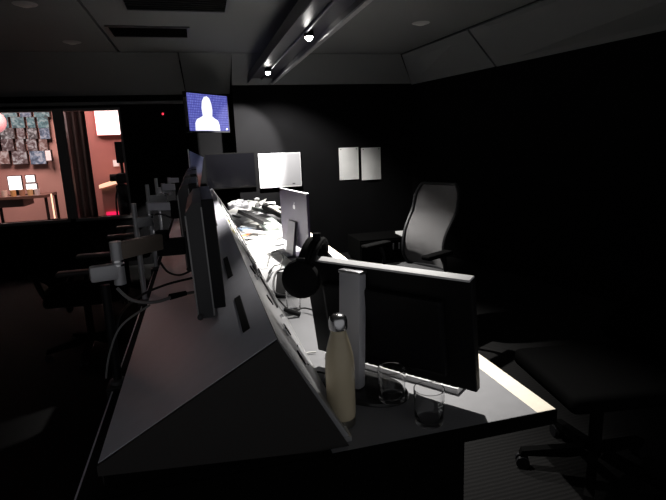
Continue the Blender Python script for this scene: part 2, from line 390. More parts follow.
MB().prism([(XHL-0.02, ZHL-0.022-ZD), (XHR-0.022, ZHR-0.026-ZD), (XHB-0.036, 0.0), (XHL-0.02, 0.0)], 'y', LR-0.024, LR-0.004).build('end_cap', m_end, rs)
MB().bb((XHL-0.02, 0.024, 0), (XHL-0.005, LR-0.024, ZHL-0.022-ZD)).build('rear_rail', m_end, rs)
MB().bb((XHB-0.036, 0.012, 0.0), (XHB-0.014, LR, 0.012)).build('foot_rail', mat('bright_foot_rail', (0.6, 0.6, 0.6), 0.3, 0.6), rs)
# cable slots in the sloping top close to the ridge
ang = math.atan2(ZHR-ZHL, XHR-XHL); Rs = Matrix.Rotation(-ang, 3, 'Y')
def slot(p, q, wd=0.02):
    a = at(*p, Z=0.99); b = at(*q, Z=0.99)
    xm = (a.x+b.x)/2; ym = (a.y+b.y)/2; L = abs(a.y-b.y)
    MB().box(rl(xm, ym, hz(xm)+0.001), (wd, L, 0.006), Rs, bev=0.0025).build('cable_slot', m_gap, rs)
slot((247, 331), (237, 298)); slot((231, 277), (225, 258)); slot((216, 226), (213, 214))
# sockets and switches on the patch panel
nP = Vector((ZHR-ZD, 0, XHB-XHR)).normalized(); dP = Vector((XHB-XHR, 0, -(ZHR-ZD))).normalized()
angP = math.atan2(nP.z, nP.x); Rp = Matrix.Rotation(-angP, 3, 'Y')
def on_patch(u, y, out=0.0):      # u: 0 at ridge .. 1 at foot
    p = Vector((XHR+0.004, y, ZHR-0.006)) + dP*(u*0.29) + nP*out
    return p
yy = 1.25; k = 0
random.seed(5)
while yy < 4.9:
    u = random.choice((0.25, 0.45, 0.62)); p = on_patch(u, yy, 0.003)
    typ = k % 4
    if typ in (0, 2): MB().box(rl(*p), (0.008, 0.045, 0.03), Rp, bev=0.002).build('socket', m_matt, rs)
    elif typ == 1: MB().box(rl(*p), (0.010, 0.02, 0.02), Rp, bev=0.002).build('switch', m_silver, rs)
    else: MB().cyl(rl(*p), rl(*(p+nP*0.012)), 0.008, seg=12).build('jack', m_steel, rs, True)
    yy += random.uniform(0.07, 0.15); k += 1

# ================================================================== LARGE BLACK MONITOR IN FRONT
def desk_monitor_front():
    a = at(318, 350, Z=0.79); b = at(477, 393, Z=0.79)
    mid = (a+b)/2; dx = (b-a); wid = dx.length; ang = math.atan2(dx.y, dx.x)
    t = thing('desktop_monitor', 'large black monitor seen from behind with silver topped stand beside the cream bottle', 'monitor', (mid.x, mid.y, ZD), ang)
    zt = 1.092-ZD; zb = 0.05; hw = wid/2
    # local: x along the screen to the right, -y towards the camera (back of the monitor); leaning back a little
    TL = Matrix.Translation((0, 0.0, zb)) @ Matrix.Rotation(0.155, 4, 'X')
    h = zt-zb+0.006
    def tb(c, d, bev=0.0):
        k = MB().box(c, d, bev=bev); bmesh.ops.transform(k.bm, matrix=TL, verts=k.bm.verts); return k
    tb((0, 0.012, h/2), (wid, 0.024, h), 0.004).build('panel', m_black, t)
    tb((0, 0.010, h+0.0015), (wid-0.008, 0.030, 0.006), 0.001).build('lit_top_face', mat('top_face_highlight', (0.85, 0.85, 0.85), 0.45), t)  # pale colour paints the lamplight on the black monitor's top face
    tb((0, 0.0243, h/2+0.006), (wid-0.03, 0.001, h-0.04)).build('screen', m_scr, t)
    tb((0.0, -0.010, h/2-0.01), (wid*0.72, 0.026, h*0.7), 0.01).build('rear_housing', m_black, t)
    nx = -0.072
    tiltR = Matrix.Rotation(-0.06, 3, 'X')
    MB().box((nx, -0.072, 0.178), (0.070, 0.034, 0.325), tiltR, bev=0.008).build('neck', mat('graphite_stand', (0.62, 0.62, 0.66), 0.4, 0.1), t, True)
    MB().box((nx, -0.062, 0.342), (0.072, 0.038, 0.010), tiltR, bev=0.004).build('neck_cap', m_silver, t, True)
    base = MB().lathe([(0, 0.014), (0.11, 0.013), (0.128, 0.009), (0.132, 0.003), (0.13, 0), (0, 0)], 48)
    bmesh.ops.transform(base.bm, matrix=Matrix.Translation((nx+0.02, -0.055, 0)) @ Matrix.Diagonal((1.05, 0.68, 1, 1)), verts=base.bm.verts)
    base.build('base', mat('gloss_base', (0.02, 0.02, 0.02), 0.25), t, True)
    return t, ang, wid, a, b
mon, mang, mwid, mA, mB = desk_monitor_front()
mdir = Vector((math.cos(mang), math.sin(mang), 0)); mnor = Vector((-math.sin(mang), math.cos(mang), 0))   # towards the user
# keyboard on the far side of the monitor
kc = (at(313, 357, Z=ZD)+at(475, 394, Z=ZD))/2 + mnor*0.055
kb = thing('keyboard', 'white keyboard lying on the desk beneath the large black monitor', 'keyboard', (kc.x, kc.y, ZD), mang)
MB().box((0, 0, 0.009), (0.46, 0.125, 0.018), bev=0.004).build('case', m_white, kb)
kk = MB()
for r in range(5):
    for c in range(20): kk.box((-0.213+c*0.0224, -0.046+r*0.023, 0.021), (0.019, 0.0195, 0.008), bev=0.0015, seg=1)
tag(kk.build('keys', mat('dark_keys', (0.05, 0.05, 0.05), 0.5), kb), kind='stuff')

# ------------------------------------------------------------------ headphones hung over the monitor's corner
def headphones():
    c = mA + mdir*0.004 - mnor*0.02
    t = thing('headphones', 'black over-ear headphones hung over the corner of the large black monitor', 'headphones', (c.x, c.y, 1.125), mang+0.35)
    R = 0.075
    pts = [(0.02*math.sin(PI*k/12), R*math.cos(PI*k/12), -0.075+0.095*math.sin(PI*k/12)) for k in range(13)]
    hb = MB()
    for off in (-0.016, -0.005, 0.006, 0.017): hb.tube([(p[0]+off, p[1], p[2]) for p in pts], 0.011, 8, 4)
    hb.build('headband', m_matt, t, True)
    for s in (-1, 1):
        cup = MB().lathe([(0, 0.028), (0.035, 0.026), (0.054, 0.014), (0.058, 0.0), (0.054, -0.010), (0, -0.012)], 32)
        bmesh.ops.transform(cup.bm, matrix=Matrix.Translation((-0.004, s*R, -0.078)) @ Matrix.Rotation(-s*PI/2, 4, 'X'), verts=cup.bm.verts)
        cup.build('ear_cup', m_matt, t, True)
        ring = [(-0.004+0.037*math.cos(q*PI/5), s*(R-0.020), -0.078+0.042*math.sin(q*PI/5)) for q in range(10)]
        MB().tube(ring, 0.013, 8, 3, closed=True).build('ear_cushion', m_fab, t, True)
        MB().box((0.0, s*(R+0.004), -0.045), (0.026, 0.010, 0.06), bev=0.003).build('yoke', m_black, t)
    MB().cyl((0.03, -0.02, 0.0), (0.03, -0.02, 0.046), 0.012, seg=14).build('adjuster', m_matt, t, True)
headphones()

# ------------------------------------------------------------------ bottle and glasses
bp = at(342, 423, Z=ZD)
bt = thing('water_bottle', 'cream enamelled water bottle with steel cap standing beside the monitor', 'bottle', bp)
MB().lathe([(0.034, 0.022), (0.0355, 0.03), (0.036, 0.15), (0.0345, 0.175), (0.030, 0.20), (0.0235, 0.225), (0.019, 0.24), (0.0185, 0.247), (0, 0.247)], 40).build('body', m_cream, bt, True)
MB().lathe([(0, 0), (0.031, 0), (0.034, 0.003), (0.0352, 0.022), (0, 0.022)], 40).build('base_ring', mat('dull_steel', (0.35, 0.33, 0.28), 0.35, 0.9), bt, True)
MB().lathe([(0.0155, 0.247), (0.0215, 0.249), (0.0225, 0.254), (0.0225, 0.270), (0.020, 0.279), (0.013, 0.285), (0, 0.287)], 32).build('cap', m_steel, bt, True)

def tumbler(p, r, h, label, print_=False, cat='glass', name='drinking_glass', thick=0.0022, base=0.012):
    t = thing(name, label, cat, p, 0, 'drinking glasses on the desk')
    MB().lathe([(0, 0.0005), (r*0.90, 0.0005), (r*0.95, 0.004), (r, h*0.5), (r*1.02, h), (r*1.02-thick*0.5, h+0.001), (r*1.02-thick, h), (r-thick, h*0.5), (r*0.94-thick, base+0.004), (r*0.85-thick, base), (0, base)], 44).build('tumbler', m_glass, t, True)
    return t
tumbler(at(392, 404, Z=ZD)+Vector((0, 0, 0.014)), 0.036, 0.088, 'short clear tumbler standing on the round monitor foot next to the bottle')
g2 = tumbler(at(429, 422, Z=ZD), 0.037, 0.09, 'short clear tumbler with printed emblem at the front edge of the desk')
pm = MB()
for (a0, z0, a1, z1) in ((-0.35, 0.058, 0.05, 0.058), (-0.35, 0.064, -0.2, 0.07), (-0.12, 0.064, 0.05, 0.068), (-0.3, 0.05, -0.22, 0.044), (-0.1, 0.05, 0.0, 0.045), (-0.2, 0.053, -0.14, 0.047)):
    seg = []
    for q in range(4):
        aa = a0+(a1-a0)*q/3 - PI/2 + 0.5; zz = z0+(z1-z0)*q/3; seg.append((0.0378*math.cos(aa), 0.0378*math.sin(aa), zz))
    pm.tube(seg, 0.0012, 6, 3)
pm.build('printed_emblem', mat('white_print', (0.7, 0.72, 0.7), 0.6), g2, True)
tumbler(at(294, 313, Z=ZD), 0.030, 0.145, 'tall clear glass standing behind the headphones on the bright desk', base=0.016)

# dark wedge device behind the headphones
dv = at(281, 300, Z=ZD)
wd = thing('desk_phone_stand', 'black wedge-shaped device with rounded rim behind the headphones', 'device', (dv.x+0.06, dv.y+0.12, ZD), math.radians(-12))
MB().prism([(-0.10, 0.0), (0.10, 0.0), (0.10, 0.075), (-0.10, 0.02)], 'x', -0.06, 0.06).build('case', m_matt, wd)
MB().tube([(-0.058, -0.098, 0.024), (0.058, -0.098, 0.024), (0.058, 0.098, 0.078), (-0.058, 0.098, 0.078)], 0.005, 8, 6, closed=True).build('rim', m_dgrey, wd, True)

# ------------------------------------------------------------------ thin all-in-one computer further along
ia = at(307, 252, Z=0.80); ib = at(284, 240, Z=0.80)
idir = ia-ib; iang = math.atan2(idir.y, idir.x); iw = 0.53; ic = (ia+ib)/2
im = thing('all_in_one_computer', 'thin violet-backed all-in-one computer with bright top edge, seen from behind', 'computer', (ic.x, ic.y, ZD), iang)
# local x towards camera, -y = back (towards the left)
MB().box((0, 0.008, 0.235), (iw, 0.016, 0.345), bev=0.004).build('panel', m_purple, im)
MB().box((0, 0.0165, 0.25), (iw-0.03, 0.001, 0.29)).build('screen', m_scr, im)
MB().box((0, 0.008, 0.4085), (iw-0.004, 0.018, 0.004), bev=0.001).build('top_edge', m_silver, im)
st_ = MB().prism([(-0.075, 0.002), (-0.020, 0.002), (-0.004, 0.22), (-0.012, 0.22), (-0.040, 0.012), (-0.075, 0.008)], 'x', -0.07, 0.07)
st_.build('stand', mat('violet_stand', (0.02, 0.016, 0.03), 0.35, 0.3), im)
MB().box((0, -0.01, 0.002), (0.16, 0.16, 0.004), bev=0.001).build('foot', MATS['violet_stand'], im)
lg = MB()
lg.cyl((0.03-0.007, -0.001, 0.31), (0.03-0.007, 0.001, 0.31), 0.013, seg=18); lg.cyl((0.03+0.007, -0.001, 0.31), (0.03+0.007, 0.001, 0.31), 0.013, seg=18)
lg.box((0.034, 0, 0.332), (0.006, 0.002, 0.016), Matrix.Rotation(0.5, 3, 'Y'))
lg.build('emblem', m_silver, im)

# ================================================================== MONITORS ON ARMS OVER THE RISER
def riser_monitor(y, label, xo, zb, H, rz=0.0):
    t = thing('riser_monitor', label, 'monitor', (xo, y, zb), rz, 'monitors mounted over the riser')
    W = 0.50
    # local: +y along the row, screen towards +x (the bright side of the desk), rear towards -x
    lean = Matrix.Rotation(-0.03, 4, 'Y')
    def p_(mb, name, m, sm=False):
        bmesh.ops.transform(mb.bm, matrix=lean, verts=mb.bm.verts); return mb.build(name, m, t, sm)
    p_(MB().bb((0.045, 0.0, 0.03), (0.078, W, H), bev=0.004), 'panel', m_black)
    p_(MB().bb((0.078, 0.012, 0.05), (0.079, W-0.012, H-0.012)), 'screen', m_scr)
    p_(MB().prism([(0.045, 0.006), (0.045, H-0.004), (0.022, H-0.006), (0.0, H-0.035), (0.0, 0.006)], 'y', 0.004, W-0.004), 'rear_housing', m_dgrey)
    p_(MB().bb((-0.0015, 0.0, 0.01), (0.003, 0.006, H-0.04), bev=0.001), 'edge_highlight', mat('edge_highlight_grey', (0.3, 0.3, 0.3), 0.35, 0.3))  # grey slivers paint the highlights along the near edges
    p_(MB().bb((0.042, 0.001, 0.01), (0.047, 0.006, H-0.02), bev=0.001), 'edge_highlight', MATS['edge_highlight_grey'])
    p_(MB().bb((-0.014, W*0.5-0.06, H*0.5-0.06), (0.0, W*0.5+0.06, H*0.5+0.06), bev=0.003), 'mount_plate', m_black)
    p_(MB().sph((0.006, 0.0, 0.012), 0.009), 'corner_knob', m_dgrey, True)
    return t
mlabs = ['dark grey monitor nearest the camera over the riser, seen edge on', 'second dark monitor along the riser, just behind the nearest one',
         'third dark monitor along the riser, with a pale arm beside it', 'farthest dark monitor on the riser, below the small pennant']
for y, l, xo, zb, H in zip((1.37, 2.0, 2.68, 3.36), mlabs, (-0.035, -0.075, -0.075, -0.075), (0.955, 0.95, 0.95, 0.95), (0.335, 0.345, 0.35, 0.35)): riser_monitor(y, l, xo, zb, H)

m_arm = mat('tv_tinted_arm', (0.9, 0.88, 0.97), 0.35)  # white arms, tinted lavender to carry the television's light
m_arm1 = mat('bronze_arm', (0.30, 0.25, 0.21), 0.45, 0.3)
def arm(px, py, zt, label, beam, link, L, mt, rod=0.02, tall=False):
    """a clamp pole on the left desk edge with a swivel joint and a two-piece arm reaching to the monitor"""
    t = thing('monitor_arm', label, 'monitor arm', (px, py, ZD), 0, 'monitor arms along the desk')
    MB().bb((-0.03, -0.03, 0.0), (0.013, 0.03, 0.012), bev=0.003).build('clamp', m_black, t)
    MB().bb((-0.03, -0.03, -0.07), (-0.018, 0.03, 0.0), bev=0.003).build('clamp_jaw', m_black, t)
    MB().cyl((0, 0, 0.012), (0, 0, zt+0.0 if tall else zt-0.12), 0.0125 if not tall else 0.011, seg=18).build('pole', m_silverp if tall else m_black, t, True)
    MB().lathe([(0.012, 0.012), (0.022, 0.012), (0.022, 0.024), (0.012, 0.026)], 20).build('collar', m_dgrey, t, True)
    e = Vector(link); ro = math.atan2(e.y, e.x); dn = e.normalized()
    a_ = -dn*(0.0 if tall else 0.035); c_ = (a_+e)/2
    MB().box((c_.x, c_.y, zt-0.085), ((e-a_).length, 0.035, 0.045), Matrix.Rotation(ro, 3, 'Z'), bev=0.008).build('lower_arm', m_silverp, t, True)
    MB().cyl((e.x, e.y, zt-0.125), (e.x, e.y, zt), rod, seg=20).build('elbow_joint', m_silverp, t, True)
    for zz in (zt-0.068, zt-0.056):
        MB().cyl((e.x, e.y, zz-0.003), (e.x, e.y, zz+0.003), rod+0.0012, seg=20).build('joint_ring', m_steel, t, True)
    f = Vector(beam); d = f-e; ro = math.atan2(d.y, d.x)
    hh = 0.034 if tall else 0.05
    MB().box(((e.x+f.x)/2, (e.y+f.y)/2, zt-hh/2-0.004), (d.length, 0.03, hh), Matrix.Rotation(ro, 3, 'Z'), bev=0.006).build('upper_arm', mt, t, True)
    MB().cyl((f.x, f.y, zt-0.075), (f.x, f.y, zt+0.003), 0.02, seg=16).build('wrist_joint', m_matt, t, True)
    h = L-f.x
    MB().box((f.x+h/2, f.y, zt-0.05), (abs(h), 0.05, 0.05), bev=0.006).build('tilt_head', m_matt, t)
XAp = XDL+0.012
arm(XAp, 1.50, 0.435, 'nearest monitor arm, bronze beam and black pole on the left desk edge', (0.16, 0.13), (0.04, 0.01), 0.226, m_arm1, 0.0165)
arm(XAp, 2.34, 0.462, 'second monitor arm along the desk, pale beam tinted with the television light', (0.172, -0.02), (0.06, 0.03), 0.188, m_arm, 0.012, True)
arm(XAp, 3.02, 0.50, 'third monitor arm along the desk, short pale beam', (0.172, -0.02), (0.085, 0.03), 0.188, m_arm, 0.012, True)
arm(XAp, 3.68, 0.50, 'farthest monitor arm along the desk', (0.172, -0.02), (0.085, 0.03), 0.188, m_arm, 0.012, True)

# small pennant standing on the riser far end
pf = Vector((-0.06, 4.25, hz(-0.03)))
pn = thing('pennant', 'small blue and pink cloth pennant on a thin stick above the riser monitors', 'pennant', pf)
MB().lathe([(0, 0), (0.03, 0), (0.03, 0.008), (0.006, 0.014), (0, 0.014)], 20).build('foot', m_black, pn, True)
MB().cyl((0, 0, 0.01), (0, 0, 0.50), 0.004, seg=8).build('stick', m_silver, pn)
def pen(u, v): return (0.006+(-0.13 if 0 else 1)*u*0.11*(1-0.45*v)*(1), 0.012*math.sin(u*6+v*3), 0.49-v*0.24-u*0.06)
MB().grid(pen, 10, 10, 0.001).build('cloth', screen_mat('pennant_cloth', (0, 0, 0), (0, 0, 0), (0, 0, 0), 1, 0.0), pn, True)
pcm = bpy.data.materials['pennant_cloth']; b_ = pcm.node_tree.nodes['Principled BSDF']
tcn = pcm.node_tree.nodes['Texture Coordinate']; sx_ = pcm.node_tree.nodes.new('ShaderNodeSeparateXYZ'); rp_ = pcm.node_tree.nodes.new('ShaderNodeValToRGB')
pcm.node_tree.links.new(tcn.outputs['Generated'], sx_.inputs[0]); pcm.node_tree.links.new(sx_.outputs['Z'], rp_.inputs[0]); pcm.node_tree.links.new(rp_.outputs[0], b_.inputs['Base Color'])
e = rp_.color_ramp.elements; e[0].color = (0.6, 0.25, 0.2, 1); e[1].color = (0.12, 0.15, 0.32, 1); k_ = e.new(0.3); k_.color = (0.55, 0.3, 0.28, 1); k_ = e.new(0.42); k_.color = (0.35, 0.38, 0.6, 1)
b_.inputs['Roughness'].default_value = 0.8

# ================================================================== FAR SCREENS, TELEVISION, PAPERS
def wall_screen(p0, p1, Y, label, smat, bez):
    a, b = at(*p0, Y=Y), at(*p1, Y=Y)
    t = thing('wall_monitor', label, 'monitor', ((a.x+b.x)/2, Y, b.z), 0)
    hw = abs(b.x-a.x)/2; h = a.z-b.z
    MB().bb((-hw, 0, 0), (hw, 0.035, h), bev=0.003).build('casing', bez, t)
    MB().bb((-hw+0.01, -0.0015, 0.014), (hw-0.01, 0.0, h-0.01)).build('screen', smat, t)
    MB().bb((-0.1, 0.035, h/2-0.06), (0.1, YB-Y, h/2+0.06)).build('wall_bracket', m_black, t)
    return t, hw, h
wall_screen((204, 154), (257, 187), 6.255, 'dark switched-off monitor on the back wall, left of the white one', m_scr, m_void)
t, hw_, h_ = wall_screen((258, 154), (302, 186), 6.255, 'bright white-faced monitor on the back wall', mat('white_blank_screen', (0.22, 0.22, 0.23), 0.35), m_silverp)
MB().bb((hw_-0.12, -0.0025, 0.03), (hw_-0.085, -0.0015, 0.045)).build('badge', m_dgrey, t)

# wall television
TVA = math.radians(47); tc = at(209, 113, Y=5.85)
tv = thing('wall_television', 'television mounted high on the wall showing a white silhouette on blue', 'television', (tc.x, tc.y, tc.z-0.21), TVA)
MB().bb((-0.335, 0.0, 0.0), (0.335, 0.045, 0.42), bev=0.004).build('casing', m_black, tv)
MB().bb((-0.32, -0.002, 0.018), (0.32, 0.0, 0.405)).build('screen', grid_screen(), tv)
prof = [(-0.205, 0.02), (-0.20, 0.10), (-0.17, 0.14), (-0.10, 0.165), (-0.075, 0.18), (-0.085, 0.26), (-0.07, 0.33), (-0.035, 0.375), (0.01, 0.385), (0.05, 0.365), (0.075, 0.31), (0.085, 0.24), (0.075, 0.175), (0.11, 0.155), (0.165, 0.13), (0.185, 0.08), (0.19, 0.02)]
MB().prism([(x-0.03, z) for x, z in prof], 'y', -0.0035, -0.002).build('silhouette', mat('white_picture', (0.02, 0.02, 0.02), 0.2, spec=0.2, emit=(0.86, 0.87, 1.0), es=1.3), tv)
wp_ = at(212, 113, Y=YW); wl = Matrix.Rotation(-TVA, 3, 'Z') @ (Vector((wp_.x, YW, tc.z)) - Vector((tc.x, tc.y, tc.z)))
MB().tube([(0, 0.07, 0.2), (0.02, 0.14, 0.2), (wl.x*0.8, wl.y*0.8, 0.2), (wl.x, wl.y, 0.2)], 0.018, 10, 6).build('wall_arm', m_void, tv, True)
MB().bb((-0.1, 0.045, 0.12), (0.1, 0.08, 0.3)).build('mount_plate', m_black, tv)
MB().bb((-0.337, 0.002, 0.06), (-0.334, 0.03, 0.36)).build('side_trim', m_silver, tv)
MB().bb((0.27, -0.003, 0.03), (0.285, -0.0022, 0.045)).build('corner_mark', mat('white_mark', (0.8, 0.8, 0.8), 0.5, emit=(0.8, 0.85, 1), es=1.0), tv)

# two sheets pinned to the back wall
for (p0, p1, lab) in (((338.5, 148), (359, 179), 'grey sheet pinned to the back wall, left of the pair'), ((361, 148), (381, 179), 'grey sheet pinned to the back wall, right of the pair')):
    a, b = at(*p0, Y=YB-0.01), at(*p1, Y=YB-0.01); W, H = b.x-a.x, a.z-b.z
    t = thing('pinned_sheet', lab, 'sheet', (a.x, YB-0.012, b.z), 0, 'sheets on the back wall')
    sgn = 1 if p0[0] < 350 else -1
    MB().grid(lambda u, v: (u*W, -0.012*math.sin(u*PI)*(0.4+0.6*v) if sgn > 0 else -0.016*math.sin(u*PI)*(1-0.5*v), v*H), 12, 8, 0.001).build('sheet', m_greypaper, t, True)
    for q in (0.1, 0.9): MB().cyl((W*q, 0.0, H-0.02), (W*q, -0.012, H-0.02), 0.006, seg=10).build('pin', m_dgrey, t)

# red indicator on the window wall
pl = at(163, 114, Y=YW)
t = thing('indicator_light', 'tiny red indicator light glowing on the dark wall', 'indicator', (pl.x, YW, pl.z))
MB().bb((-0.03, -0.02, -0.03), (0.03, 0, 0.03), bev=0.004).build('housing', m_black, t)
MB().sph((0, -0.02, 0), 0.012).build('lens', mat('red_led', (0.3, 0, 0), 0.3, emit=(1, 0.03, 0.06), es=2.5), t, True)

# ================================================================== CHAIRS
def office_chair(name, label, loc, rz, backmat, seatmat, framemat, arms=True, backh=0.60, group=None, lumbar=True, mesh=True):
    """local: the chair faces -x; seat centre above the origin"""
    t = thing(name, label, 'chair', loc, rz, group)
    zs_ = 0.46
    for k in range(5):
        th = 2*PI*k/5+0.3; c, s = math.cos(th), math.sin(th)
        lg_ = MB().prism([(0.03, 0.095), (0.05, 0.13), (0.29, 0.085), (0.30, 0.06), (0.10, 0.075)], 'y', -0.018, 0.018)
        bmesh.ops.transform(lg_.bm, matrix=Matrix.Rotation(th, 4, 'Z'), verts=lg_.bm.verts)
        lo = lg_.build('base_leg', framemat, t)
        cs = MB()
        for o in (-0.016, 0.016):
            cs.cyl((0.285*c-s*(o-0.008), 0.285*s+c*(o-0.008), 0.028), (0.285*c-s*(o+0.008), 0.285*s+c*(o+0.008), 0.028), 0.028, seg=16)
        cs.cyl((0.285*c, 0.285*s, 0.03), (0.285*c, 0.285*s, 0.07), 0.008, seg=8)
        cs.build('caster', m_black, lo, True)
    MB().cyl((0, 0, 0.09), (0, 0, zs_-0.07), 0.026, seg=16).build('gas_column', framemat, t, True)
    MB().box((0, 0, zs_-0.06), (0.26, 0.2, 0.04), bev=0.01).build('mechanism', m_black, t)
    st = MB().box((-0.02, 0, zs_), (0.48, 0.48, 0.075), bev=0.034, seg=4); st.build('seat', seatmat if mesh else m_void, t, True)
    for s in ((-1, 1) if arms else ()):
        MB().tube([(0.05, s*0.22, zs_-0.05), (0.05, s*0.285, zs_-0.04), (0.04, s*0.29, zs_+0.10), (0.0, s*0.285, zs_+0.19)], 0.014, 8, 6).build('arm_post', framemat, t, True)
        MB().box((-0.04, s*0.285, zs_+0.205), (0.26, 0.075, 0.03), bev=0.013, seg=3).build('arm_pad', m_void if mesh else seatmat, t, True)
    # curved back: profile x(z), width w(z)
    def xb(v): return 0.23 + 0.10*v - 0.075*math.sin(PI*min(1, v*1.5))*1.0 + (0.05*v*v)
    def wb_(v): return (0.205 if mesh else 0.235) - 0.045*math.sin(PI*v*1.1)**2*0 - 0.02*v - 0.012*math.sin(2*PI*v)
    zb_ = zs_+0.04
    def bk(u, v):
        e_ = (2*u-1); vv = v
        w_ = wb_(v)*(1-0.16*max(0, (v-0.86)/0.14)**2 - 0.2*max(0, (0.12-v)/0.12)**2)
        return (xb(vv)-0.035*e_*e_, e_*w_, zb_+backh*v)
    MB().grid(bk, 16, 24, 0.012 if mesh else 0.05).build('back_mesh' if mesh else 'backrest', backmat, t, True)
    ring = [bk(u/8, 0) for u in range(9)] + [bk(1, v/10) for v in range(1, 11)] + [bk(1-u/8, 1) for u in range(1, 9)] + [bk(0, 1-v/10) for v in range(1, 10)]
    MB().tube(ring, 0.013, 8, 2, closed=True).build('back_frame', framemat, t, True)
    if lumbar and mesh:
        MB().grid(lambda u, v: (xb(0.2+0.16*v)+0.028-0.03*(2*u-1)**2, (2*u-1)*0.16, zb_+backh*(0.2+0.16*v)), 10, 4, 0.012).build('lumbar_pad', m_dgrey, t, True)
    MB().tube([(0.05, 0, zs_-0.06), (0.24, 0, zs_-0.04), (0.30, 0, zs_+0.12), (xb(0.35)+0.03, 0, zb_+backh*0.35)], 0.02, 8, 6).build('back_spine', framemat, t, True)
    return t
pc = at(432, 188, Z=1.08)
office_chair('office_chair', 'office chair with pale grey mesh back standing beyond the desk', (pc.x-0.23, pc.y-0.10, 0), math.radians(26), m_mesh, m_fab, m_black)
pk = at(523, 462, Z=0.02)
bc = office_chair('office_chair', 'black office chair in the dark on the right, only its caster catching light', (pk.x+0.25, pk.y-0.13, 0), math.radians(-8.6), m_void, m_void, m_void, arms=False, mesh=False, backh=0.3)
q = at(588, 369, X=pk.x+0.24)
pa = at(80, 270, Z=0.68); pb = at(123, 234, Z=0.68)
office_chair('operator_chair', 'black operator chair with a curved arm pad beside the nearest monitor arm', (pa.x-0.05, pa.y+0.28, 0), PI, m_void, mat('maroon_black_pad', (0.03, 0.026, 0.026), 0.5), m_void, mesh=False, backh=0.25, group='operator chairs left of the desk')
office_chair('operator_chair', 'black operator chair further back near the studio window', (pb.x-0.05, pb.y+0.28, 0), PI, m_void, MATS['maroon_black_pad'], m_void, mesh=False, backh=0.25, group='operator chairs left of the desk')

# low black cabinet with a white box file behind the mesh chair
wf = at(402, 258, Y=5.6)
cabz = max(0.3, wf.z)
cb = thing('low_cabinet', 'low black cabinet against the back wall behind the mesh chair', 'cabinet', (wf.x-0.12, 5.75, 0))
MB().bb((-0.45, -0.25, 0.04), (0.45, 0.25, cabz), bev=0.004).build('body', m_void, cb)
for s in (-1, 1):
    d_ = MB().bb((s*0.005, -0.268, 0.06), (s*0.44, -0.25, cabz-0.02), bev=0.003).build('door', m_void, cb)
    MB().bb((s*0.03, -0.285, cabz*0.55), (s*0.045, -0.268, cabz*0.8)).build('handle', m_dgrey, d_)
MB().bb((-0.43, -0.23, 0), (0.43, 0.23, 0.04)).build('plinth', m_matt, cb)
bx_ = thing('box_file', 'white box file standing on the low cabinet left of the mesh chair', 'box file', (wf.x+0.03, 5.62, cabz))
hb_ = at(402, 233, Y=5.6).z-cabz
MB().bb((-0.05, -0.08, 0), (0.05, 0.14, hb_), bev=0.003).build('box', m_greypaper, bx_)
MB().bb((-0.03, -0.0815, hb_*0.55), (0.03, -0.08, hb_*0.8)).build('spine_label', m_paper, bx_)

# ================================================================== CLUTTER ON THE BRIGHT DESK
random.seed(11)
def sheet(px, py, rz, label, z=0.0, w=0.21, h=0.297, m=m_paper, curl=0.006):
    p = at(px, py, Z=ZD); ph = random.random()*6
    o = MB().grid(lambda u, v: ((u-0.5)*w, (v-0.5)*h, 0.001+curl*(0.5+0.5*math.sin(u*3+v*2.2+ph))*abs(v-0.5)*2), 8, 8, 0.0008).build('paper_sheet', m, None, True)
    o.location = (p.x, p.y, ZD+z); o.rotation_euler = (0, 0, rz); tag(o, label, 'paper', 'papers on the desk'); return o
sheet(262, 252, 0.2, 'white sheet of paper lying nearest the all-in-one computer')
sheet(256, 246, -0.5, 'white sheet of paper at an angle close to the patch panel', 0.009)
sheet(263, 239, 0.9, 'white sheet overlapping others in the middle of the bright desk', 0.018)
sheet(273, 262, 0.1, 'white sheet of paper next to the coiled black cable', 0.001)
sheet(256, 228, 0.4, 'white sheet under the dark folders', 0.001)
sheet(275, 232, -0.2, 'pale sheet just left of the all-in-one computer', 0.001)
sheet(270, 222, 0.6, 'pale sheet further back beside the all-in-one computer', 0.008)
sheet(244, 216, 0.9, 'white sheet jutting out beside the grey book', 0.045, curl=0.03)
sheet(248, 208, -0.3, 'white sheet curling up at the far end of the desk', 0.004, curl=0.05, w=0.15, h=0.21)
sheet(258, 215, 1.2, 'small white sheet on top of the folders', 0.13, curl=0.03, w=0.13, h=0.18)
sheet(268, 218, 0.3, 'white leaflet lying over the slate notebook', 0.12, curl=0.03, w=0.10, h=0.21)
sheet(245, 224, -0.9, 'creased white leaflet next to the light blue folder', 0.05, curl=0.03, w=0.10, h=0.2)
sheet(252, 238, 0.15, 'small white slip over the narrow orange notebook', 0.045, curl=0.01, w=0.09, h=0.15)
sheet(276, 209, 0.0, 'white sheet beside the thick white binder', 0.004, curl=0.02, w=0.15, h=0.2)
def folder(px, py, rz, dims, m, label, z=0, tilt=(0, 0), name='folder', cat='folder'):
    p = at(px, py, Z=ZD+z)
    t = thing(name, label, cat, (p.x, p.y, ZD+z), rz, 'folders and books on the far desk')
    t.rotation_euler = (tilt[0], tilt[1], rz)
    w_, h__, d_ = dims
    Rm = t.rotation_euler.to_matrix(); lo = min((Rm @ Vector((a*w_/2, b*h__/2, c*d_))).z for a in (-1, 1) for b in (-1, 1) for c in (0, 1)); t.location.z = max(ZD+z+lo, ZD+0.001)-lo
    MB().box((0, 0, d_*0.06), (w_, h__, d_*0.12), bev=0.001).build('cover', m, t)
    MB().box((0.003, 0, d_/2), (w_-0.012, h__-0.01, d_*0.76)).build('pages', m_paper, t)
    MB().box((0, 0, d_*0.94), (w_, h__, d_*0.12), bev=0.001).build('cover', m, t)
    MB().box((-w_/2, 0, d_/2), (0.003, h__, d_)).build('spine', m, t)
